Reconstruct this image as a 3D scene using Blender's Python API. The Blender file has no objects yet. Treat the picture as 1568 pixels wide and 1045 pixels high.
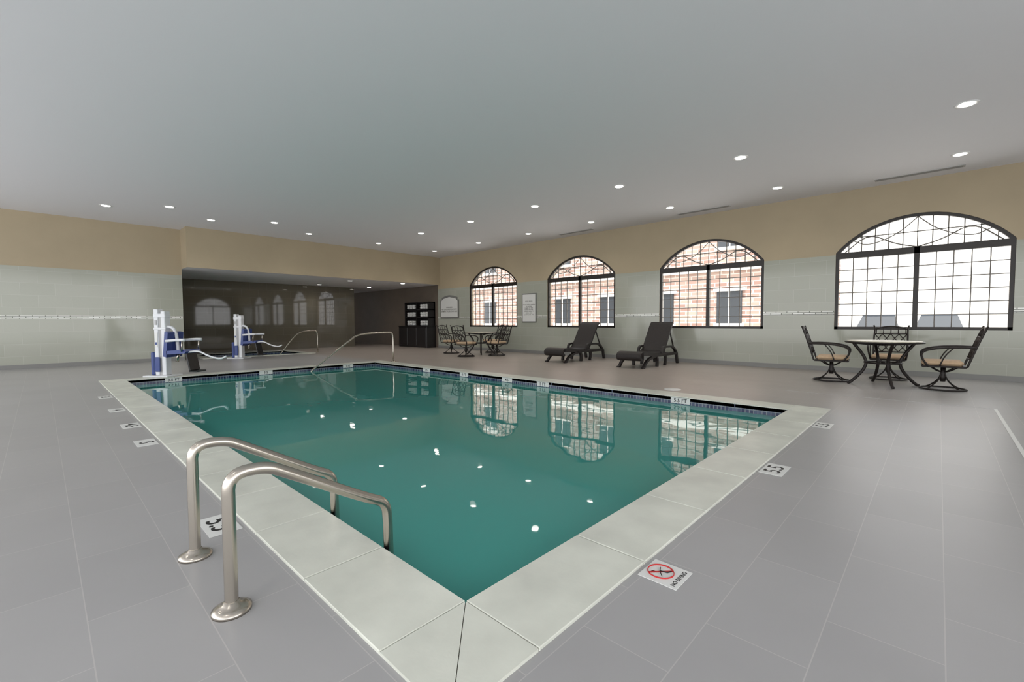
import bpy, math, random
from mathutils import Vector, Matrix
random.seed(3)
S=bpy.context.scene
try:
    S.view_settings.view_transform='Standard'
except Exception: pass
COL=S.collection
# ---------------------------------------------------------------- materials
def lin(c):
    return tuple(((v/255)/12.92 if v/255<=.04045 else ((v/255+.055)/1.055)**2.4) for v in c)+(1,)
def setin(b,name,v):
    if name in b.inputs: b.inputs[name].default_value=v
def mat(name,c,rough=.5,metal=0,spec=.5,noise=0,nscale=8,bump=0,bscale=40,emit=0,coat=0):
    m=bpy.data.materials.new(name); m.use_nodes=True
    nt=m.node_tree; b=nt.nodes['Principled BSDF']
    col=lin(c); b.inputs['Base Color'].default_value=col
    b.inputs['Roughness'].default_value=rough; b.inputs['Metallic'].default_value=metal
    setin(b,'Specular IOR Level',spec); setin(b,'Coat Weight',coat); setin(b,'Coat Roughness',.05)
    if emit:
        b.inputs['Emission Color'].default_value=col; b.inputs['Emission Strength'].default_value=emit
    tc=nt.nodes.new('ShaderNodeTexCoord')
    if noise:
        n=nt.nodes.new('ShaderNodeTexNoise'); n.inputs['Scale'].default_value=nscale; n.inputs['Detail'].default_value=5
        nt.links.new(tc.outputs['Object'],n.inputs['Vector'])
        r=nt.nodes.new('ShaderNodeValToRGB')
        r.color_ramp.elements[0].position=.3; r.color_ramp.elements[1].position=.7
        r.color_ramp.elements[0].color=tuple(max(0,v*(1-noise)) for v in col[:3])+(1,)
        r.color_ramp.elements[1].color=tuple(min(1,v*(1+noise)) for v in col[:3])+(1,)
        nt.links.new(n.outputs['Fac'],r.inputs['Fac']); nt.links.new(r.outputs['Color'],b.inputs['Base Color'])
    if bump:
        n=nt.nodes.new('ShaderNodeTexNoise'); n.inputs['Scale'].default_value=bscale
        nt.links.new(tc.outputs['Object'],n.inputs['Vector'])
        bp=nt.nodes.new('ShaderNodeBump'); bp.inputs['Strength'].default_value=bump; bp.inputs['Distance'].default_value=.01
        nt.links.new(n.outputs['Fac'],bp.inputs['Height']); nt.links.new(bp.outputs['Normal'],b.inputs['Normal'])
    return m
def brickmat(name,c1,c2,cm,plane,bw,rh,mortar,rough,offset=.5,bias=0,bump=.0,spec=.5,origin=(0,0,0)):
    """world-space brick/tile pattern. plane 'xz','yz','xy','yx'"""
    m=bpy.data.materials.new(name); m.use_nodes=True
    nt=m.node_tree; b=nt.nodes['Principled BSDF']; L=nt.links
    g=nt.nodes.new('ShaderNodeNewGeometry'); s=nt.nodes.new('ShaderNodeSeparateXYZ'); L.new(g.outputs['Position'],s.inputs[0])
    cb=nt.nodes.new('ShaderNodeCombineXYZ')
    L.new(s.outputs['xyz'.index(plane[0])],cb.inputs[0]); L.new(s.outputs['xyz'.index(plane[1])],cb.inputs[1])
    ad=nt.nodes.new('ShaderNodeVectorMath'); ad.operation='ADD'; ad.inputs[1].default_value=origin; L.new(cb.outputs[0],ad.inputs[0])
    t=nt.nodes.new('ShaderNodeTexBrick'); L.new(ad.outputs[0],t.inputs['Vector'])
    t.inputs['Scale'].default_value=1; t.inputs['Brick Width'].default_value=bw; t.inputs['Row Height'].default_value=rh
    t.inputs['Mortar Size'].default_value=mortar; t.inputs['Mortar Smooth'].default_value=.1; t.inputs['Bias'].default_value=bias
    t.offset=offset
    t.inputs['Color1'].default_value=lin(c1); t.inputs['Color2'].default_value=lin(c2); t.inputs['Mortar'].default_value=lin(cm)
    L.new(t.outputs['Color'],b.inputs['Base Color'])
    b.inputs['Roughness'].default_value=rough; setin(b,'Specular IOR Level',spec)
    if bump:
        bp=nt.nodes.new('ShaderNodeBump'); bp.inputs['Strength'].default_value=bump; bp.inputs['Distance'].default_value=.003; bp.invert=True
        L.new(t.outputs['Fac'],bp.inputs['Height']); L.new(bp.outputs['Normal'],b.inputs['Normal'])
    return m
M={}
M['ceil']=mat('ceiling_paint',(226,226,229),.9)
M['tan']=mat('tan_wall_paint',(174,160,134),.7,noise=.03,nscale=1.5)
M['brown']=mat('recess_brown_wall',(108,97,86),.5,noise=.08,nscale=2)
TL=((170,172,160),(165,168,155),(183,185,175))
M['tile_xz']=brickmat('glossy_wall_tile_xz',*TL,'xz',.6,.3,.0025,.10,offset=.5)
M['tile_yz']=brickmat('glossy_wall_tile_yz',*TL,'yz',.6,.3,.0025,.10,offset=.5)
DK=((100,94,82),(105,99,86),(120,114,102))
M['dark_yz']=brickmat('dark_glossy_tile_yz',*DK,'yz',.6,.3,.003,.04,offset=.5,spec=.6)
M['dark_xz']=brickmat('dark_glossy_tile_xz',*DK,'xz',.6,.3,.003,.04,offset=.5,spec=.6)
BD=((240,242,236),(190,194,180),(96,100,88))
M['band_xz']=brickmat('mosaic_band_xz',*BD,'xz',.22,.04,.007,.15,offset=.5,bias=-.3)
M['band_yz']=brickmat('mosaic_band_yz',*BD,'yz',.22,.04,.007,.15,offset=.5,bias=-.3)
PT=((26,34,78),(92,104,130),(140,146,150))
M['ptile_xz']=brickmat('pool_tile_xz',*PT,'xz',.05,.05,.004,.15,offset=0,bias=-.3)
M['ptile_yz']=brickmat('pool_tile_yz',*PT,'yz',.05,.05,.004,.15,offset=0,bias=-.3)
M['poolplaster']=mat('pool_plaster',(60,140,130),.6)
M['coping']=mat('coping_stone',(212,214,203),.35,noise=.12,nscale=3,bump=.05,bscale=60)
M['joint']=mat('coping_grout',(110,108,98),.9)
M['steel']=mat('brushed_stainless',(190,183,172),.24,metal=1)
M['bronze']=mat('window_frame_bronze',(34,28,24),.4)
M['muntin']=mat('muntin_grey',(112,108,103),.5)
M['base']=mat('baseboard_grey',(130,130,128),.4)
M['iron']=mat('wrought_iron',(36,30,28),.45,metal=.3)
M['cushion']=mat('tan_cushion',(190,164,134),.8,noise=.08,nscale=30)
M['wicker']=mat('dark_wicker',(34,28,27),.5,noise=.4,nscale=60,bump=.6,bscale=90)
M['marble']=mat('table_mosaic',(195,190,171),.3,noise=.25,nscale=25)
M['white']=mat('white_enamel',(220,222,225),.3)
M['blue']=mat('blue_plastic',(48,68,130),.35)
M['blackp']=mat('black_plastic',(22,22,24),.4)
M['black']=mat('black_cabinet',(26,22,22),.35)
M['towel']=mat('white_towel',(225,225,222),.9,bump=.3,bscale=120)
M['signwhite']=mat('sign_white',(220,221,218),.4)
M['red']=mat('sign_red',(190,30,32),.4)
M['ink']=mat('ink_black',(20,20,20),.5)
M['greytext']=mat('text_grey',(110,110,105),.6)
M['lamp']=mat('lamp_emitter',(255,250,240),.5,emit=14)
M['ring']=mat('lamp_trim',(235,235,235),.4)
M['vent']=mat('vent_grey',(175,175,175),.5)
M['ventd']=mat('vent_dark',(120,120,118),.5)
M['concrete']=mat('exterior_concrete',(205,203,198),.9,noise=.05,nscale=1)
M['brick']=brickmat('exterior_brick',(136,108,98),(166,146,134),(184,176,168),'xz',.5,.17,.02,.9,offset=.5)
M['stucco']=mat('exterior_stucco',(225,222,215),.9,noise=.05,nscale=.5)
M['winglass']=mat('exterior_window_glass',(56,60,64),.25)
M['carpaint']=mat('car_paint',(100,114,130),.35,coat=.5)
M['rubber']=mat('rubber',(20,20,20),.8)
# water
def water():
    m=bpy.data.materials.new('pool_water'); m.use_nodes=True; nt=m.node_tree; b=nt.nodes['Principled BSDF']; L=nt.links
    b.inputs['Base Color'].default_value=lin((66,146,138)); b.inputs['Roughness'].default_value=.02
    b.inputs['IOR'].default_value=1.33
    g=nt.nodes.new('ShaderNodeNewGeometry')
    mp=nt.nodes.new('ShaderNodeMapping'); L.new(g.outputs['Position'],mp.inputs[0]); mp.inputs['Scale'].default_value=(1,1,1)
    n=nt.nodes.new('ShaderNodeTexNoise'); n.inputs['Scale'].default_value=2.4; n.inputs['Detail'].default_value=1.5; L.new(mp.outputs[0],n.inputs['Vector'])
    bp=nt.nodes.new('ShaderNodeBump'); bp.inputs['Strength'].default_value=.18; bp.inputs['Distance'].default_value=.012
    L.new(n.outputs['Fac'],bp.inputs['Height']); L.new(bp.outputs['Normal'],b.inputs['Normal'])
    return m
M['water']=water()
# floor
def floormat():
    m=bpy.data.materials.new('deck_tile'); m.use_nodes=True; nt=m.node_tree; b=nt.nodes['Principled BSDF']; L=nt.links
    g=nt.nodes.new('ShaderNodeNewGeometry'); s=nt.nodes.new('ShaderNodeSeparateXYZ'); L.new(g.outputs['Position'],s.inputs[0])
    def br(a,c,o):
        cb=nt.nodes.new('ShaderNodeCombineXYZ'); L.new(s.outputs[a],cb.inputs[0]); L.new(s.outputs[c],cb.inputs[1])
        ad=nt.nodes.new('ShaderNodeVectorMath'); ad.operation='ADD'; ad.inputs[1].default_value=o; L.new(cb.outputs[0],ad.inputs[0])
        t=nt.nodes.new('ShaderNodeTexBrick'); L.new(ad.outputs[0],t.inputs['Vector']); t.offset=.5
        for k,v in (('Scale',1),('Brick Width',.63),('Row Height',.315),('Mortar Size',.002),('Mortar Smooth',.1)): t.inputs[k].default_value=v
        t.inputs['Color1'].default_value=lin((161,160,160)); t.inputs['Color2'].default_value=lin((165,164,164)); t.inputs['Mortar'].default_value=lin((180,178,176))
        return t
    A=br(0,1,(20.2,20.16-.085-.0,0)); Bt=br(1,0,(20.1,20.16-.045,0))
    gt=nt.nodes.new('ShaderNodeMath'); gt.operation='GREATER_THAN'; gt.inputs[1].default_value=-.937; L.new(s.outputs[0],gt.inputs[0])
    mx=nt.nodes.new('ShaderNodeMixRGB'); L.new(gt.outputs[0],mx.inputs[0]); L.new(A.outputs['Color'],mx.inputs[1]); L.new(Bt.outputs['Color'],mx.inputs[2])
    # warm reflected light on the window-side deck, painted into the tile colour
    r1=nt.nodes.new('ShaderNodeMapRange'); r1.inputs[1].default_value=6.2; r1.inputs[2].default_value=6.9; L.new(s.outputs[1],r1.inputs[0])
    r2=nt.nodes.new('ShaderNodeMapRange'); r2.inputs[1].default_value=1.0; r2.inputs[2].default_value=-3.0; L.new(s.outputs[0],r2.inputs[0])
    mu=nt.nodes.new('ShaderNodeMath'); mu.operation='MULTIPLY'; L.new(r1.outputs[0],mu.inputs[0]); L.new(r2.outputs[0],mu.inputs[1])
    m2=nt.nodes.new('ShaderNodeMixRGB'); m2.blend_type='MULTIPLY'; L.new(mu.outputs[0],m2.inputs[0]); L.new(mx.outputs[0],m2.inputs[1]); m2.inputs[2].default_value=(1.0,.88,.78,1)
    n=nt.nodes.new('ShaderNodeTexNoise'); n.inputs['Scale'].default_value=1.2; n.inputs['Detail'].default_value=6; L.new(g.outputs['Position'],n.inputs['Vector'])
    rr=nt.nodes.new('ShaderNodeMapRange'); rr.inputs[3].default_value=.9; rr.inputs[4].default_value=1.08; L.new(n.outputs['Fac'],rr.inputs[0])
    m3=nt.nodes.new('ShaderNodeMixRGB'); m3.blend_type='MULTIPLY'; m3.inputs[0].default_value=1; L.new(m2.outputs[0],m3.inputs[1]); L.new(rr.outputs[0],m3.inputs[2])
    L.new(m3.outputs[0],b.inputs['Base Color']); b.inputs['Roughness'].default_value=.34; setin(b,'Specular IOR Level',.4)
    return m
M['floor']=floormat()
# ---------------------------------------------------------------- mesh builder
class B:
    def __init__(s,name): s.n=name; s.v=[]; s.f=[]; s.m=[]; s.mats=[]; s.sm=[]
    def mi(s,k):
        if k not in s.mats: s.mats.append(k)
        return s.mats.index(k)
    def add(s,vs,fs,k,smooth=False,mx=None):
        o=len(s.v); i=s.mi(k)
        if mx is not None: vs=[mx@Vector(v) for v in vs]
        s.v+= [tuple(v) for v in vs]
        for f in fs: s.f.append([a+o for a in f]); s.m.append(i); s.sm.append(smooth)
    def quad(s,a,b,c,d,k): s.add([a,b,c,d],[(0,1,2,3)],k)
    def box(s,x0,x1,y0,y1,z0,z1,k,mx=None,bev=0):
        if bev:
            b=min(bev,(x1-x0)/2.01,(y1-y0)/2.01,(z1-z0)/2.01); vs=[];idx={}
            import itertools
            for sx,sy,sz in itertools.product((0,1),repeat=3):
                X=(x0,x1)[sx];Y=(y0,y1)[sy];Z=(z0,z1)[sz];dx=(b,-b)[sx];dy=(b,-b)[sy];dz=(b,-b)[sz]
                for a,p in enumerate(((X,Y+dy,Z+dz),(X+dx,Y,Z+dz),(X+dx,Y+dy,Z))): idx[(sx,sy,sz,a)]=len(vs); vs.append(p)
            fs=[]
            for a in range(3):
                u,w=[i for i in range(3) if i!=a]
                for sd in (0,1):
                    q=[]
                    for (p,r) in ((0,0),(1,0),(1,1),(0,1)):
                        c=[0,0,0];c[a]=sd;c[u]=p;c[w]=r;q.append(idx[(c[0],c[1],c[2],a)])
                    fs.append(q)
            for a in range(3): # edges along axis a
                u,w=[i for i in range(3) if i!=a]
                for p in (0,1):
                    for r in (0,1):
                        c0=[0,0,0];c0[u]=p;c0[w]=r;c1=list(c0);c1[a]=1
                        fs.append([idx[(*c0,u)],idx[(*c0,w)],idx[(*c1,w)],idx[(*c1,u)]])
            for c in itertools.product((0,1),repeat=3): fs.append([idx[(*c,0)],idx[(*c,1)],idx[(*c,2)]])
            s.add(vs,fs,k,False,mx); return
        vs=[(x0,y0,z0),(x1,y0,z0),(x1,y1,z0),(x0,y1,z0),(x0,y0,z1),(x1,y0,z1),(x1,y1,z1),(x0,y1,z1)]
        s.add(vs,[(0,3,2,1),(4,5,6,7),(0,1,5,4),(1,2,6,5),(2,3,7,6),(3,0,4,7)],k,False,mx)
    def tube(s,pts,r,k,n=8,closed=False,mx=None,flat=1.0):
        P=[Vector(p) for p in pts]; N=len(P)
        rs=r if isinstance(r,(list,tuple)) else [r]*N
        T=[]
        for i in range(N):
            a=P[(i-1)%N] if (closed or i>0) else P[i]; c=P[(i+1)%N] if (closed or i<N-1) else P[i]
            T.append((c-a).normalized())
        up=Vector((0,0,1))
        if abs(T[0].dot(up))>.95: up=Vector((0,1,0)) if abs(T[0].y)<.9 else Vector((1,0,0))
        X=(up-T[0]*up.dot(T[0])).normalized(); vs=[]
        for i in range(N):
            X=(X-T[i]*X.dot(T[i]));
            X=X.normalized() if X.length>1e-6 else T[i].orthogonal().normalized()
            Y=T[i].cross(X)
            for j in range(n):
                a=2*math.pi*j/n; vs.append(P[i]+X*math.cos(a)*rs[i]+Y*math.sin(a)*rs[i]*flat)
        fs=[]
        for i in range(N if closed else N-1):
            i2=(i+1)%N
            for j in range(n):
                j2=(j+1)%n; fs.append((i*n+j,i*n+j2,i2*n+j2,i2*n+j))
        if not closed: fs.append(tuple(range(n))[::-1]); fs.append(tuple((N-1)*n+j for j in range(n)))
        s.add(vs,fs,k,True,mx)
    def lathe(s,prof,k,c=(0,0,0),n=24,mx=None,smooth=True):
        vs=[];fs=[]
        for r,z in prof:
            for j in range(n):
                a=2*math.pi*j/n; vs.append((c[0]+r*math.cos(a),c[1]+r*math.sin(a),c[2]+z))
        for i in range(len(prof)-1):
            for j in range(n):
                j2=(j+1)%n; fs.append((i*n+j,i*n+j2,(i+1)*n+j2,(i+1)*n+j))
        fs.append(tuple(range(n))[::-1]); fs.append(tuple((len(prof)-1)*n+j for j in range(n)))
        s.add(vs,fs,k,smooth,mx)
    def extrude(s,poly,axis,a0,a1,k,mx=None):
        """poly list of 2D pts in remaining axes order"""
        def mk(p,a):
            if axis==0: return (a,p[0],p[1])
            if axis==1: return (p[0],a,p[1])
            return (p[0],p[1],a)
        n=len(poly); vs=[mk(p,a0) for p in poly]+[mk(p,a1) for p in poly]
        fs=[tuple(range(n)),tuple(range(n,2*n))[::-1]]+[(i,i+n,(i+1)%n+n,(i+1)%n) for i in range(n)]
        s.add(vs,fs,k,False,mx)
    def mesh(s):
        me=bpy.data.meshes.new(s.n); me.from_pydata(s.v,[],s.f)
        for k in s.mats: me.materials.append(M[k])
        for p,i,sm in zip(me.polygons,s.m,s.sm): p.material_index=i; p.use_smooth=sm
        me.update()
        import bmesh
        bm=bmesh.new(); bm.from_mesh(me); bmesh.ops.recalc_face_normals(bm,faces=bm.faces); bm.to_mesh(me); bm.free()
        return me
    def obj(s,loc=(0,0,0),rot=0,name=None,parent=None):
        o=bpy.data.objects.new(name or s.n,s.mesh()); COL.objects.link(o); o.location=loc; o.rotation_euler=(0,0,rot)
        if parent: o.parent=parent
        return o
def inst(me,name,loc,rot=0):
    o=bpy.data.objects.new(name,me); COL.objects.link(o); o.location=loc; o.rotation_euler=(0,0,rot); return o
def smooth(pts,it=2,closed=False):
    P=[Vector(p) for p in pts]
    for _ in range(it):
        Q=[] if closed else [P[0]]
        rng=range(len(P)) if closed else range(len(P)-1)
        for i in rng:
            a=P[i];b=P[(i+1)%len(P)]; Q+= [a*.75+b*.25,a*.25+b*.75]
        if not closed: Q.append(P[-1])
        P=Q
    return P
def text(body,size,mtx,parent,k='ink',name='lettering',spacing=1):
    c=bpy.data.curves.new(name,'FONT'); c.body=body; c.size=size; c.align_x='CENTER'; c.align_y='CENTER'; c.extrude=.0004; c.offset=size*.012
    c.materials.append(M[k]); o=bpy.data.objects.new(name,c); COL.objects.link(o); o.parent=parent; o.matrix_local=mtx; return o
# ---------------------------------------------------------------- dimensions
XN,YN=-1.310,1.110; XL,YF=-11.18,6.303; C=.373
W=11.817; H=3.83; SX=-15.456; YS=2.927; SB=2.685; LX=-16.156; GX=-19.5; GY=10.0; XE=6.0; Y0=-6.0
WZ=-.095
spa=(-18.5,-16.5,3.7,6.5)
# floor
def cells(xs,ys,holes):
    xs=sorted(set(xs));ys=sorted(set(ys))
    for i in range(len(xs)-1):
        for j in range(len(ys)-1):
            cx=(xs[i]+xs[i+1])/2;cy=(ys[j]+ys[j+1])/2
            if not any(h[0]<cx<h[1] and h[2]<cy<h[3] for h in holes): yield xs[i],xs[i+1],ys[j],ys[j+1]
holes=[(XL-C,XN+C,YN-C,YF+C),(spa[0]-.3,spa[1]+.3,spa[2]-.3,spa[3]+.3)]
f=B('floor')
for a,b_,c,d in cells([-24,XE]+[v for h in holes for v in h[:2]],[Y0,W+.25]+[v for h in holes for v in h[2:]],holes):
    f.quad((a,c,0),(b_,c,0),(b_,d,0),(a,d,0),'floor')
f.obj()
# ceiling
c=B('ceiling')
c.box(-24,XE,Y0,W+.25,H,H+.25,'ceil'); c.obj()
# soffit
s_=B('wall_soffit')
s_.box(-24,SX,YS,W,SB,H-.001,'tan')
s_.quad((-24,YS+.001,SB-.002),(SX,YS+.001,SB-.002),(SX,W,SB-.002),(-24,W,SB-.002),'ceil'); s_.obj()
TZ=2.50
w=B('wall_west'); 
w.box(LX-.2,LX,Y0,YS,0,TZ,'tile_yz'); w.box(LX-.2,LX-.001,Y0,YS,TZ,H,'tan'); w.obj()
w=B('trim_1'); w.box(LX,LX+.004,Y0,YS-.01,1.22,1.30,'band_yz'); w.obj()
w=B('baseboard_west'); w.box(LX,LX+.015,Y0,YS-.01,0,.1,'base'); w.obj()
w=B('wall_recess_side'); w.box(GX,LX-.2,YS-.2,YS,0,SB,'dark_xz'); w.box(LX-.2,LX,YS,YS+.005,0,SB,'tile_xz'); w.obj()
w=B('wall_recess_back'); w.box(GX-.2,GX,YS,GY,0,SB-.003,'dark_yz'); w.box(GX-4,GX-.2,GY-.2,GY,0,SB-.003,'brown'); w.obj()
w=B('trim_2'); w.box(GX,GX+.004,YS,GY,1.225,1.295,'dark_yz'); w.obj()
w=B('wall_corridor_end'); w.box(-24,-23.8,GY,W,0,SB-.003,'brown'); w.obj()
# window wall ---------------------------------------------------
SI,SP,AP,WW=.908,2.5365,3.182,2.587
wr=[.95-3.97*k for k in range(4)]
wins=[(r-WW,r) for r in wr][::-1]
hw=WW/2; rise=AP-SP; R=(hw*hw+rise*rise)/(2*rise); zc=AP-R
def archz(x,xc,off=0): return zc+math.sqrt(max(0,(R-off)**2-(x-xc)**2))
TH=.22
def archwall(name,u0,u1,wins,mp,tile):
    """wall in (u,depth,z) mapped to world by mp"""
    w=B(name)
    def Q(a,b,c,d,k): w.quad(mp(a),mp(b),mp(c),mp(d),k)
    def seg(x0,x1,z0,z1,k):
        Q((x0,0,z0),(x1,0,z0),(x1,0,z1),(x0,0,z1),k); Q((x0,TH,z0),(x1,TH,z0),(x1,TH,z1),(x0,TH,z1),'stucco')
    seg(u0,u1,0,SI,tile); px=u0
    for a,b_ in wins+[(u1,u1)]:
        seg(px,a,SI,TZ,tile); seg(px,a,TZ,SP,'tan'); seg(px,a,SP,H,'tan'); px=b_
    N=28
    for a,b_ in wins:
        xc=(a+b_)/2; xs=[xc-hw*math.cos(math.pi*i/N) for i in range(N+1)]
        pts=[(x,archz(x,xc)) for x in xs]; pts[0]=(a,SP);pts[-1]=(b_,SP)
        for (x0,z0),(x1,z1) in zip(pts,pts[1:]):
            for y,k in ((0,'tan'),(TH,'stucco')): Q((x0,y,z0),(x1,y,z1),(x1,y,H),(x0,y,H),k)
        loop=[(a,SI)]+pts+[(b_,SI)]
        for (x0,z0),(x1,z1) in zip(loop,loop[1:]+loop[:1]):
            Q((x0,0,z0),(x1,0,z1),(x1,TH,z1),(x0,TH,z0),'tan')
    return w
XT=-15.6
w=archwall('wall_north',XT,XE,wins,lambda p:(p[0],W+p[1],p[2]),'tile_xz')
w.quad((-24,W,0),(XT,W,0),(XT,W,H),(-24,W,H),'brown')
w.obj()
EX=5.0; ewin=[(8.75,8.75+WW)]
archwall('wall_east',5.0,W,ewin,lambda p:(EX+p[1],p[0],p[2]),'tile_yz').obj()
w=B('trim_3')
px=XT
for a,b_ in wins+[(EX,EX)]:
    w.box(px,a,W-.004,W,1.23,1.31,'band_xz'); px=b_
w.obj()
w=B('baseboard_north'); w.box(XT,EX,W-.015,W,0,.1,'base'); w.obj()
# windows (built in local u,depth,z)
def window(name,a,b_,mtx):
    g=B(name); xc=(a+b_)/2; y0,y1=.02,.09; fw=.06
    n=32; t0=math.asin(hw/R)
    for j in range(n):
        ta=-t0+2*t0*j/n; tb=-t0+2*t0*(j+1)/n
        def P(t,r,y): return (xc+r*math.sin(t),y,zc+r*math.cos(t))
        vs=[P(ta,R,y0),P(tb,R,y0),P(tb,R-fw,y0),P(ta,R-fw,y0),P(ta,R,y1),P(tb,R,y1),P(tb,R-fw,y1),P(ta,R-fw,y1)]
        g.add(vs,[(0,1,2,3),(4,5,6,7),(3,2,6,7),(0,1,5,4)],'bronze')
    g.box(a,a+fw,y0,y1,SI,SP,'bronze'); g.box(b_-fw,b_,y0,y1,SI,SP,'bronze')
    g.box(a,b_,y0,y1,SI,SI+.06,'bronze'); g.box(a,b_,y0-.01,y1,SP-.13,SP+.0,'bronze'); g.box(xc-.04,xc+.04,y0-.01,y1,SI,SP,'bronze')
    ym,yn=.045,.065; t=.009
    zt=SP-.13; zb=SI+.06
    for (p,q) in ((a+fw,xc-.04),(xc+.04,b_-fw)):
        for k in range(1,5):
            x=p+(q-p)*k/5; g.box(x-t,x+t,ym,yn,zb,zt,'muntin')
        for k in range(1,6):
            z=zb+(zt-zb)*k/6; g.box(p,q,ym+.002,yn-.002,z-t,z+t,'muntin')
    for k in range(1,12):
        x=a+(b_-a)*k/12; zz=archz(x,xc,fw)
        if zz>SP+.02: g.box(x-t,x+t,ym,yn,SP,zz,'muntin')
    zz=SP+.3; hx=math.sqrt((R-fw)**2-(zz-zc)**2); g.box(xc-hx,xc+hx,ym,yn,zz-t,zz+t,'muntin')
    for sgn in (-1,1):
        pts=smooth([(xc+sgn*(hw-.15),.05,SP),(xc+sgn*.75,.05,SP+.36),(xc+sgn*.35,.05,SP+.1),(xc,.05,SP)],2)
        g.tube(pts,.012,'muntin',6)
        pts=smooth([(xc,.05,AP-fw),(xc+sgn*.3,.05,SP+.28),(xc+sgn*.75,.05,SP+.1),(xc+sgn*(hw-.3),.05,archz(xc+hw-.3,xc,fw))],2)
        g.tube(pts,.010,'muntin',6)
    g.v=[tuple(mtx@Vector(v)) for v in g.v]
    g.obj()
for i,(a,b_) in enumerate(wins): window('window_%d'%(i+1),a,b_,Matrix.Translation((0,W,0)))
window('window_5',ewin[0][0],ewin[0][1],Matrix(((0,1,0,EX),(1,0,0,0),(0,0,1,0),(0,0,0,1))))
# ---------------------------------------------------------------- pool
p=B('swimming_pool')
def poolbox(p,x0,x1,y0,y1,dep):
    for z0,z1,a,b_ in ((-.2,0,'ptile_xz','ptile_yz'),(-dep,-.2,'poolplaster','poolplaster')):
        p.quad((x0,y0,z0),(x1,y0,z0),(x1,y0,z1),(x0,y0,z1),a); p.quad((x0,y1,z0),(x1,y1,z0),(x1,y1,z1),(x0,y1,z1),a)
        p.quad((x0,y0,z0),(x0,y1,z0),(x0,y1,z1),(x0,y0,z1),b_); p.quad((x1,y0,z0),(x1,y1,z0),(x1,y1,z1),(x1,y0,z1),b_)
    p.quad((x0,y0,-dep),(x1,y0,-dep),(x1,y1,-dep),(x0,y1,-dep),'poolplaster')
    p.quad((x0,y0,WZ),(x1,y0,WZ),(x1,y1,WZ),(x0,y1,WZ),'water')
poolbox(p,XL,XN,YN,YF,1.6); POOL=p.obj()
def coping(name,x0,x1,y0,y1,c,sx,sy,par):
    k=B(name); zt=.012; g=.003
    k.box(x0-c+.003,x1+c-.003,y0-c+.003,y0-.004,-.05,.004,'joint'); k.box(x0-c+.003,x1+c-.003,y1+.004,y1+c-.003,-.05,.004,'joint')
    k.box(x0-c+.003,x0-.004,y0-.01,y1+.01,-.05,.004,'joint'); k.box(x1+.004,x1+c-.003,y0-.01,y1+.01,-.05,.004,'joint')
    n=round((x1-x0)/sx); d=(x1-x0)/n
    for i in range(n):
        for (ya,yb) in ((y0-c,y0),(y1,y1+c)): k.box(x0+i*d+g,x0+(i+1)*d-g,ya,yb,-.045,zt,'coping',bev=.003)
    n=round((y1-y0)/sy); d=(y1-y0)/n
    for i in range(n):
        for (xa,xb) in ((x0-c,x0),(x1,x1+c)): k.box(xa,xb,y0+i*d+g,y0+(i+1)*d-g,-.045,zt,'coping',bev=.003)
    # mitred corner stones
    for sx_,X in ((-1,x0),(1,x1)):
        for sy_,Y in ((-1,y0),(1,y1)):
            o=(X+sx_*g,Y+sy_*g); e=(X+sx_*c,Y+sy_*c); q=.0022
            for poly in (((o[0]+0,o[1]+sy_*q),(X+sx_*g,Y+sy_*c),(e[0]-sx_*q,e[1])),((o[0]+sx_*q,o[1]),(e[0],e[1]-sy_*q),(X+sx_*c,Y+sy_*g))):
                k.extrude(list(poly),2,-.045,zt,'coping')
    return k.obj(parent=par)
coping('pool_coping',XL,XN,YN,YF,C,.6,.71,POOL)
p=B('hot_tub'); poolbox(p,spa[0],spa[1],spa[2],spa[3],.9); TUB=p.obj()
coping('hot_tub_coping',spa[0],spa[1],spa[2],spa[3],.3,.5,.56,TUB)
# depth markers on waterline
def wl(px,x=None,y=None,t='5 FT'):
    k=B('waterline_marker_tile')
    if y is not None: k.box(px-.14,px+.14,y-.004,y,-.085,-.004,'signwhite'); mt=Matrix.Translation((px,y-.005,-.045))@Matrix.Rotation(math.pi/2,4,'X')
    else: k.box(x,x+.004,px-.14,px+.14,-.085,-.004,'signwhite'); mt=Matrix.Translation((x+.005,px,-.045))@Matrix.Rotation(math.pi/2,4,'Z')@Matrix.Rotation(math.pi/2,4,'X')
    o=k.obj(parent=POOL); text(t,.075,mt,o)
for v,t in ((1.83,'3.5 FT'),(3.55,'3.5'),(5.53,'3 FT')): wl(v,x=XL,t=t)
for v,t in ((-8.8,'3.5'),(-7.43,'4 FT'),(-6.13,'4.5'),(-5.22,'5 FT'),(-2.66,'5.5 FT')): wl(v,y=YF,t=t)
def dm(x,y,rot,t,w_=.28,h_=.15,name='depth_marker_tile'):
    k=B(name); k.box(-w_/2,w_/2,-h_/2,h_/2,0,.003,'signwhite'); o=k.obj((x,y,.001),rot); text(t,.15,Matrix.Translation((0,0,.0035)),o); return o
for x,t in ((-2.81,"5.5"),(-5.25,"5"),(-6.25,"4.5"),(-7.5,"4"),(-8.95,"3.5")): dm(x,YN-C-.10,0,t)
dm(XN+C+.09,3.70,math.pi/2,'5.5'); dm(XN+C+.09,5.61,math.pi/2,'5.5')
k=B('no_diving_tile'); k.box(-.085,.085,-.085,.085,0,.003,'signwhite')
k.tube([(.055*math.cos(a*math.pi/16),.02+.055*math.sin(a*math.pi/16),.003) for a in range(32)],.006,'red',6,True,flat=.3)
k.box(-.055,.055,-.005,.005,.003,.0045,'red',mx=Matrix.Translation((0,.02,0))@Matrix.Rotation(-math.pi/4,4,'Z'))
k.tube([(-.03,0,.0035),(0,.025,.0035),(.03,.035,.0035)],.005,'ink',6,flat=.3); k.tube([(0,.025,.0035),(.01,-.005,.0035),(.03,-.015,.0035)],.005,'ink',6,flat=.3)
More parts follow.
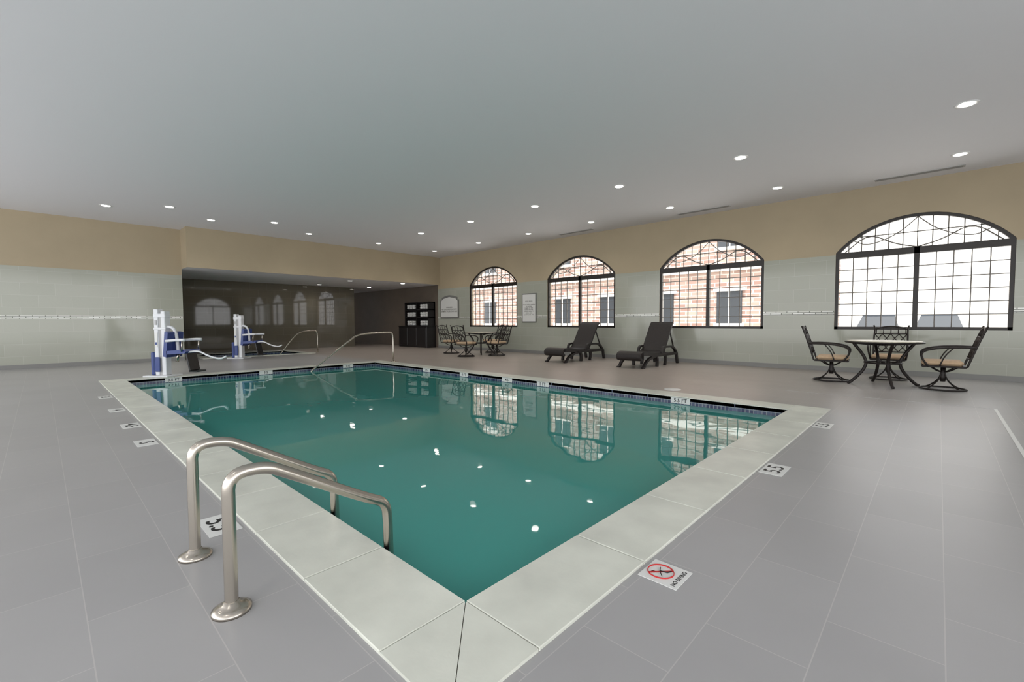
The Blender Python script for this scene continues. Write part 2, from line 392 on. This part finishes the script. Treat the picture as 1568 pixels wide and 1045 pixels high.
k.lathe([(.009,0),(.009,.001)],'ink',(-.02,.045,.003),12)
o=k.obj((-.832,1.835,.001),math.pi/2); text('NO DIVING',.026,Matrix.Translation((0,-.062,.0035)),o)
k=B('skimmer_lid'); k.lathe([(.13,0),(.13,.006),(.12,.009),(.03,.009)],'signwhite',n=32); k.obj((-3.07,6.97,0))
k=B('deck_expansion_joint'); k.box(-1.75,.545,8.065,8.078,0,.002,'vent'); k.box(.52,.55,0,8.06,0,.002,'signwhite'); k.obj()
# ---------------------------------------------------------------- rails
def ladder(x):
    k=B('pool_grab_rail')
    pts=smooth([(0,0,0),(0,0,.39),(0,.0,.525),(0,.13,.53),(0,.22,.48),(0,.56,.275),(0,.665,.225),(0,.672,.12)],3)+[Vector((0,.685,-.5))]
    k.tube(pts,.0235,'steel',16)
    k.lathe([(.068,0),(.068,.012),(.05,.022),(.03,.03),(.026,.04)],'steel',n=28)
    return k.obj((x,.47,0))
ladder(-1.93); ladder(-2.51)
def steprail(x,y,L=2.25,h=.81,fl=1.0):
    k=B('pool_handrail')
    pts=[Vector((0,0,0))]+smooth([(0,0,.3),(0,0,h),(0,-.18,h+.01),(0,-fl,h-.01),(0,-fl-.25,h-.15),(0,-L,-.06)],3)+[Vector((0,-L-.12,-.25))]
    k.tube(pts,.021,'steel',12); k.lathe([(.06,0),(.06,.012),(.03,.025)],'steel',n=20)
    return k.obj((x,y,0))
steprail(-11.05,6.80)
o=steprail(-16.6,7.05,1.35,.8,.55); 
# ---------------------------------------------------------------- lift
def lift():
    k=B('pool_lift')
    k.box(-.28,.25,-.2,.2,0,.03,'white',bev=.008)
    k.box(-.12,-.03,-.07,.07,.03,1.37,'white',bev=.01); k.box(.03,.12,-.07,.07,.03,1.33,'white',bev=.01)
    k.box(-.03,.03,-.05,.05,.03,1.22,'vent')
    k.box(-.13,.13,-.075,.075,.95,1.0,'white',bev=.01); k.box(-.13,.13,-.075,.075,1.2,1.28,'white',bev=.01)
    k.box(-.2,-.12,-.09,.09,.03,.5,'blue',bev=.02); k.box(-.1,.0,-.095,-.07,.1,.4,'blue',bev=.01)
    k.box(-.1,-.04,-.078,-.07,.6,.9,'signwhite'); k.box(-.09,-.05,-.08,-.076,.65,.7,'blue'); k.box(-.09,-.05,-.08,-.076,1.05,1.15,'vent')
    # boom
    k.tube(smooth([(0,0,1.0),(.2,0,1.02),(.3,.0,.9),(.33,0,.5)],2),.03,'white',10)
    # chair
    k.extrude([(.17,.42),(.24,.40),(.29,.9),(.22,.92)],1,-.2,.2,'blue')
    k.extrude([(.24,.46),(.62,.48),(.66,.52),(.6,.56),(.24,.53)],1,-.2,.2,'blue')
    for sy in (-.22,.22):
        k.tube(smooth([(.26,sy,.73),(.5,sy,.75),(.66,sy,.75)],1),.028,'white',8); k.tube([(.6,sy,.75),(.58,sy,.52)],.015,'steel',6)
    k.extrude([(.58,.48),(.61,.48),(.68,.14),(.65,.13)],1,-.13,.13,'blackp'); k.box(.64,.82,-.13,.13,.1,.13,'blackp',bev=.01)
    k.tube(smooth([(.6,-.1,.5),(.85,-.1,.53),(1.05,-.1,.42),(1.3,-.1,.36),(1.42,-.1,.42)],2),.018,'white',8)
    k.tube([(.3,0,.3),(.33,0,.5)],.03,'steel',8)
    return k.mesh()
lm=lift()
inst(lm,'pool_lift',(-11.47,1.72,.013),math.radians(40)); inst(lm,'pool_lift.001',(-15.66,4.24,0),math.radians(40))
# ---------------------------------------------------------------- dining chair
def chair():
    k=B('patio_dining_chair')
    k.tube([(.27*math.cos(a*math.pi/16),.27*math.sin(a*math.pi/16),.018) for a in range(32)],.014,'iron',6,True)
    for q in range(4):
        a=math.pi/4+q*math.pi/2; ca,sa=math.cos(a),math.sin(a)
        k.tube(smooth([(.27*ca,.27*sa,.02),(.2*ca,.2*sa,.05),(.06*ca,.06*sa,.16),(.02*ca,.02*sa,.3)],2),.011,'iron',6)
        k.tube(smooth([(.02*ca,.02*sa,.28),(.1*ca,.1*sa,.3),(.22*ca,.22*sa,.37)],2),.011,'iron',6)
    k.lathe([(.03,.13),(.045,.2),(.03,.26),(.03,.37)],'iron',n=12)
    k.box(-.25,.25,-.25,.26,.365,.395,'iron',bev=.01)
    k.box(-.24,.24,-.22,.26,.395,.47,'cushion',bev=.03)
    # back: leaning
    def bk(x,z): # z from .38 to .97
        t=(z-.38)/.6; return (x,-.25-.16*t-.03*t*t,z)
    for s in (-1,1): k.tube(smooth([bk(s*.24,.38),bk(s*.25,.7),bk(s*.24,.94),bk(s*.26,1.0)],2),.014,'iron',8)
    k.tube(smooth([bk(-.24,.93),bk(-.12,.97),bk(0,.985),bk(.12,.97),bk(.24,.93)],2),.014,'iron',8)
    k.tube([bk(-.24,.5),bk(.24,.5)],.012,'iron',6); k.tube([bk(-.24,.84),bk(.24,.84)],.01,'iron',6)
    xs=[-.24,-.12,0,.12,.24]
    for i in range(4):
        for z0,z1 in ((.5,.67),(.67,.84)):
            k.tube([bk(xs[i],z0),bk(xs[i+1],z1)],.008,'iron',5); k.tube([bk(xs[i],z1),bk(xs[i+1],z0)],.008,'iron',5)
    for i in range(5): k.tube([bk(xs[i]*.9,.84),bk(xs[i]*.9,.95)],.008,'iron',5)
    for x in (-.12,0,.12): 
        c0=bk(x,.67); k.tube([bk(x+.035*math.cos(a*math.pi/6),.67+.035*math.sin(a*math.pi/6)) for a in range(12)],.008,'iron',5,True)
    for s in (-1,1):
        k.tube(smooth([bk(s*.25,.68),(s*.28,-.15,.685),(s*.29,.08,.67),(s*.285,.25,.62),(s*.27,.27,.52),(s*.25,.18,.38)],2),.015,'iron',8)
        k.tube(smooth([(s*.28,-.1,.68),(s*.27,.0,.55),(s*.25,.05,.39)],2),.009,'iron',6)
    return k.mesh()
cm=chair(); R2=math.radians
for i,(x,y,r) in enumerate([(-1.40,9.95,R2(-85)),(.07,9.80,R2(92)),(-.66,10.85,R2(180)),
    (-12.4,9.95,R2(-80)),(-10.85,9.3,R2(10)),(-10.42,10.25,R2(95)),(-11.55,11.15,R2(170))]):
    inst(cm,'patio_dining_chair' if i==0 else 'patio_dining_chair.%03d'%i,(x,y,0),r)
def table():
    k=B('patio_table')
    k.lathe([(.46,.715),(.52,.715),(.535,.728),(.52,.742),(.5,.742)],'iron',n=48)
    k.lathe([(.5,.74),(.5,.75),(.3,.752),(.05,.752)],'marble',n=48)
    for q in range(4):
        a=R2(20)+q*math.pi/2; ca,sa=math.cos(a),math.sin(a)
        pr=[(.42,.72),(.38,.66),(.28,.52),(.22,.38),(.27,.24),(.38,.10),(.46,.02),(.49,.015)]
        k.tube(smooth([(r*ca,r*sa,z) for r,z in pr],2),.024,'iron',8)
        k.tube(smooth([(.45*ca,.45*sa,.715),(.2*ca,.2*sa,.69),(0,0,.68)],1),.014,'iron',6)
    k.tube([(.25*math.cos(a*math.pi/12),.25*math.sin(a*math.pi/12),.38) for a in range(24)],.014,'iron',6,True)
    return k.mesh()
tm=table(); inst(tm,'patio_table',(-.67,9.85,0)); inst(tm,'patio_table.001',(-11.3,10.35,0),.5)
# ---------------------------------------------------------------- chaise lounge (local: foot at y=0, head +y)
def lounge():
    k=B('wicker_chaise_lounge'); hw_=.31
    def shell(path,th,x0,x1):
        P=smooth([(0,a,b) for a,b in path],2); vs=[];n=len(P)
        for i,p in enumerate(P):
            a=P[max(0,i-1)];c=P[min(n-1,i+1)];t=(c-a).normalized();nn=Vector((0,-t.z,t.y))
            for x in (x0,x1):
                vs.append((x,p.y+nn.y*th/2,p.z+nn.z*th/2)); vs.append((x,p.y-nn.y*th/2,p.z-nn.z*th/2))
        fs=[]
        for i in range(n-1):
            o=i*4;q=o+4
            fs+= [(o,o+2,q+2,q),(o+1,q+1,q+3,o+3),(o,q,q+1,o+1),(o+2,o+3,q+3,q+2)]
        fs+=[(0,1,3,2),((n-1)*4,(n-1)*4+2,(n-1)*4+3,(n-1)*4+1)]
        k.add(vs,fs,'wicker')
    shell([(.06,.20),(-.03,.22),(-.04,.31),(.06,.37),(.3,.36),(.65,.31),(1.0,.30),(1.25,.34)],.05,-hw_,hw_)
    shell([(1.2,.34),(1.3,.42),(1.5,.72),(1.68,.98),(1.78,1.06)],.05,-hw_+.01,hw_-.01)
    for s in (-1,1):
        x0,x1=(s*hw_-.03,s*hw_+.03)
        shell([(.05,.33),(.4,.31),(.8,.27),(1.3,.27),(1.95,.27)],.07,x0,x1)
        shell([(.75,.27),(.82,.15),(.80,.0)],.07,x0,x1)
        shell([(1.25,.27),(1.3,.15),(1.24,.0)],.06,x0,x1)
        shell([(1.95,.27),(1.97,.15),(2.02,.0)],.06,x0,x1)
        shell([(1.05,.30),(1.1,.44),(1.2,.46),(1.5,.46),(1.75,.44),(1.93,.28)],.05,x0,x1)
        shell([(.02,.0),(.1,.02),(.2,.14),(.4,.22),(.7,.26)],.055,x0,x1)
    k.box(-hw_,hw_,1.93,1.98,.22,.28,'wicker'); k.tube([(-.28,1.6,.84),(-.28,1.9,.3)],.018,'wicker',6); k.tube([(.28,1.6,.84),(.28,1.9,.3)],.018,'wicker',6)
    return k.mesh()
lg=lounge(); inst(lg,'wicker_chaise_lounge',(-7.46,9.50,0),R2(1)); inst(lg,'wicker_chaise_lounge.001',(-5.22,9.47,0),R2(1))
# ---------------------------------------------------------------- signs, cabinet
k=B('framed_pool_rules_sign')
x0,x1,z0,z1=-15.4,-14.2,1.25,2.02
top=[(x0,z1)]+[(x0+.1,z1),(x0+.1,z1+.1),(x0+.35,z1+.17),((x0+x1)/2,z1+.2),(x1-.35,z1+.17),(x1-.1,z1+.1),(x1-.1,z1),(x1,z1)]
k.extrude([(x0,z0),(x1,z0)]+top[::-1],1,W-.03,W,'ventd')
k.extrude([(x0+.06,z0+.06),(x1-.06,z0+.06),(x1-.06,z1-.05),(x1-.2,z1+.05),((x0+x1)/2,z1+.12),(x0+.2,z1+.05),(x0+.06,z1-.05)],1,W-.035,W-.02,'signwhite')
o=k.obj(); RX=Matrix.Rotation(math.pi/2,4,'X')
text('WARNING\nNO LIFEGUARD ON DUTY\nSWIM AT YOUR OWN RISK',.085,Matrix.Translation(((x0+x1)/2,W-.037,1.62))@RX,o,'greytext')
k=B('framed_notice_sign'); k.box(-10.71,-10.05,W-.03,W,1.07,2.09,'ventd',bev=.008); k.box(-10.67,-10.09,W-.035,W-.02,1.11,2.05,'signwhite')
o=k.obj(); text('POOL RULES\n\nshower before entering\nno running\nno glass on deck\nno food or drink\nchildren under 14\nwith an adult\npool hours 6 - 10',.058,Matrix.Translation((-10.38,W-.037,1.58))@RX,o,'greytext')
k=B('towel_cabinet')
k.box(-17.9,-15.75,11.32,W-.01,.0,.9,'black',bev=.01); k.box(-17.93,-15.72,11.29,W-.01,.9,.94,'black',bev=.01)
for i in range(3): k.box(-17.86+i*.7,-17.2+i*.7,11.3,11.33,.08,.86,'black',bev=.008)
hx0,hx1=-17.6,-15.8
k.box(hx0,hx1,W-.05,W-.012,.94,1.98,'black'); k.box(hx0,hx0+.05,11.45,W-.01,.94,1.98,'black'); k.box(hx1-.05,hx1,11.45,W-.01,.94,1.98,'black'); k.box((hx0+hx1)/2-.02,(hx0+hx1)/2+.02,11.45,W-.05,.94,1.98,'black')
for z in (1.28,1.62,1.94): k.box(hx0,hx1,11.45,W-.01,z,z+.04,'black')
for z in (.95,1.33,1.67):
    for cx in (-17.2,-16.2):
        for j in range(3):
            for l in range(2): k.tube([(cx-.2+j*.2,11.48,z+.06+l*.1),(cx-.2+j*.2,11.72,z+.06+l*.1)],.05,'towel',10)
k.obj()
# ---------------------------------------------------------------- ceiling fixtures
k=B('recessed_downlight'); k.lathe([(.06,-.002),(.085,-.004),(.10,-.010),(.115,-.006),(.118,0)],'ring',n=28); k.lathe([(.078,-.008),(.078,-.006)],'lamp',n=28); dl=k.mesh()
def lampd(x,y,z,e,first=[0]):
    n='recessed_downlight' if not first[0] else 'recessed_downlight.%03d'%first[0]; first[0]+=1
    o=inst(dl,n,(x,y,z)); l=bpy.data.lights.new('downlight_lamp','SPOT'); l.energy=e; l.spot_size=R2(140); l.spot_blend=.8; l.shadow_soft_size=.08; l.color=(1,.95,.88)
    lo=bpy.data.objects.new('lamp',l); COL.objects.link(lo); lo.parent=o; lo.location=(0,0,-.03)
EN=34
for x in (2.6,.185,-2.475,-4.76,-7.0,-9.3,-11.6,-14.1):
    lampd(x,8.17,H,EN); lampd(x,10.54,H,EN)
for x,y in ((-14.1,5.8),(-13.2,4.51),(-14.06,3.23),(-13.17,2.2),(-14.07,1.15),(-12.9,-.6),(-9,-1.5),(-5,-1.5),(-1,-1.5),(3,-1.5),(3,4)): lampd(x,y,H,EN)
for x,y in ((-18.75,8.09),(-16.25,8.18),(-18.67,10.3),(-15.95,10.3)): lampd(x,y,SB-.003,30)
for x0,x1 in ((-.98,.27),(-4.9,-3.66),(-8.7,-7.5)):
    k=B('linear_air_vent'); k.box(x0,x1,11.27,11.42,H-.01,H,'vent'); 
    for j in range(3): k.box(x0+.03,x1-.03,11.295+j*.04,11.31+j*.04,H-.012,H-.009,'ventd')
    k.obj()
# ---------------------------------------------------------------- exterior
k=B('ground_exterior'); k.quad((-60,W+.22,-.1),(40,W+.22,-.1),(40,80,-.1),(-60,80,-.1),'concrete'); k.obj()
k=B('brick_building'); BY=20.0
k.box(-45,-3.4,BY,BY+6,-.1,9,'brick')
for j in range(13):
    x=-6.4-2.9*j
    for z0,z1 in ((1.0,2.35),(4.2,5.6)):
        k.box(x-.5,x+.5,BY-.05,BY,z0,z1,'winglass'); k.box(x-.62,x+.62,BY-.1,BY,z1,z1+.14,'stucco'); k.box(x-.6,x+.6,BY-.12,BY,z0-.12,z0,'stucco')
        k.box(x-.02,x+.02,BY-.07,BY-.04,z0,z1,'stucco')
k.box(-45,-3.35,BY-.12,BY,3.2,3.45,'stucco'); k.obj()
k=B('stucco_building'); k.box(-12,25,42,50,-.1,9,'stucco'); k.box(-12.2,25.2,41.8,50,9,9.4,'concrete'); k.box(-12,25,41.9,42,3.2,3.4,'concrete')
k.obj()
def car():
    k=B('parked_car')
    k.box(-.9,.9,-2.2,2.2,.28,.82,'carpaint',bev=.18)
    vs=[(-.82,-1.3,.8),(.82,-1.3,.8),(.82,1.7,.8),(-.82,1.7,.8),(-.62,-.6,1.42),(.62,-.6,1.42),(.62,1.0,1.42),(-.62,1.0,1.42)]
    k.add(vs,[(0,1,5,4),(1,2,6,5),(2,3,7,6),(3,0,4,7)],'winglass'); k.box(-.63,.63,-.62,1.02,1.4,1.47,'carpaint',bev=.03)
    for x in (-.88,.7):
        for y in (-1.4,1.4): k.lathe([(.1,0),(.32,0),(.33,.05),(.33,.14),(.32,.19),(.1,.19)],'rubber',n=20,mx=Matrix.Translation((x,y,.33))@Matrix.Rotation(math.pi/2,4,'Y'))
    for x in (-.65,.65): k.box(x-.15,x+.15,-2.23,-2.15,.55,.68,'signwhite',bev=.02)
    return k.mesh()
cr=car(); inst(cr,'parked_car',(-2.15,29,-.1)); inst(cr,'parked_car.001',(.0,29.2,-.1))
# ---------------------------------------------------------------- light
wd=bpy.data.worlds.new('World'); S.world=wd; wd.use_nodes=True
bg=wd.node_tree.nodes['Background']; bg.inputs[0].default_value=(.98,.985,1,1); bg.inputs[1].default_value=3.1
sun=bpy.data.lights.new('sun','SUN'); sun.energy=8; sun.angle=.05; sun.color=(1,.97,.93)
so=bpy.data.objects.new('sun',sun); COL.objects.link(so)
d=Vector((-.15,.35,-1)).normalized(); so.rotation_euler=d.to_track_quat('-Z','Y').to_euler()
# ---------------------------------------------------------------- camera
cam=bpy.data.cameras.new('camera'); cam.sensor_width=36; cam.lens=36*687.1/1568; cam.clip_start=.05; cam.clip_end=300
co=bpy.data.objects.new('camera',cam); COL.objects.link(co); S.camera=co
yaw,pit,rol=.7600,.0429,-.0040
F=Vector((-math.sin(yaw)*math.cos(pit),math.cos(yaw)*math.cos(pit),-math.sin(pit)))
Rv=Vector((math.cos(yaw),math.sin(yaw),0)); U=Rv.cross(F)
R_=Rv*math.cos(rol)+U*math.sin(rol); U_=-Rv*math.sin(rol)+U*math.cos(rol)
mt=Matrix((R_,U_,-F)).transposed().to_4x4(); mt.translation=(0,0,1.1); co.matrix_world=mt
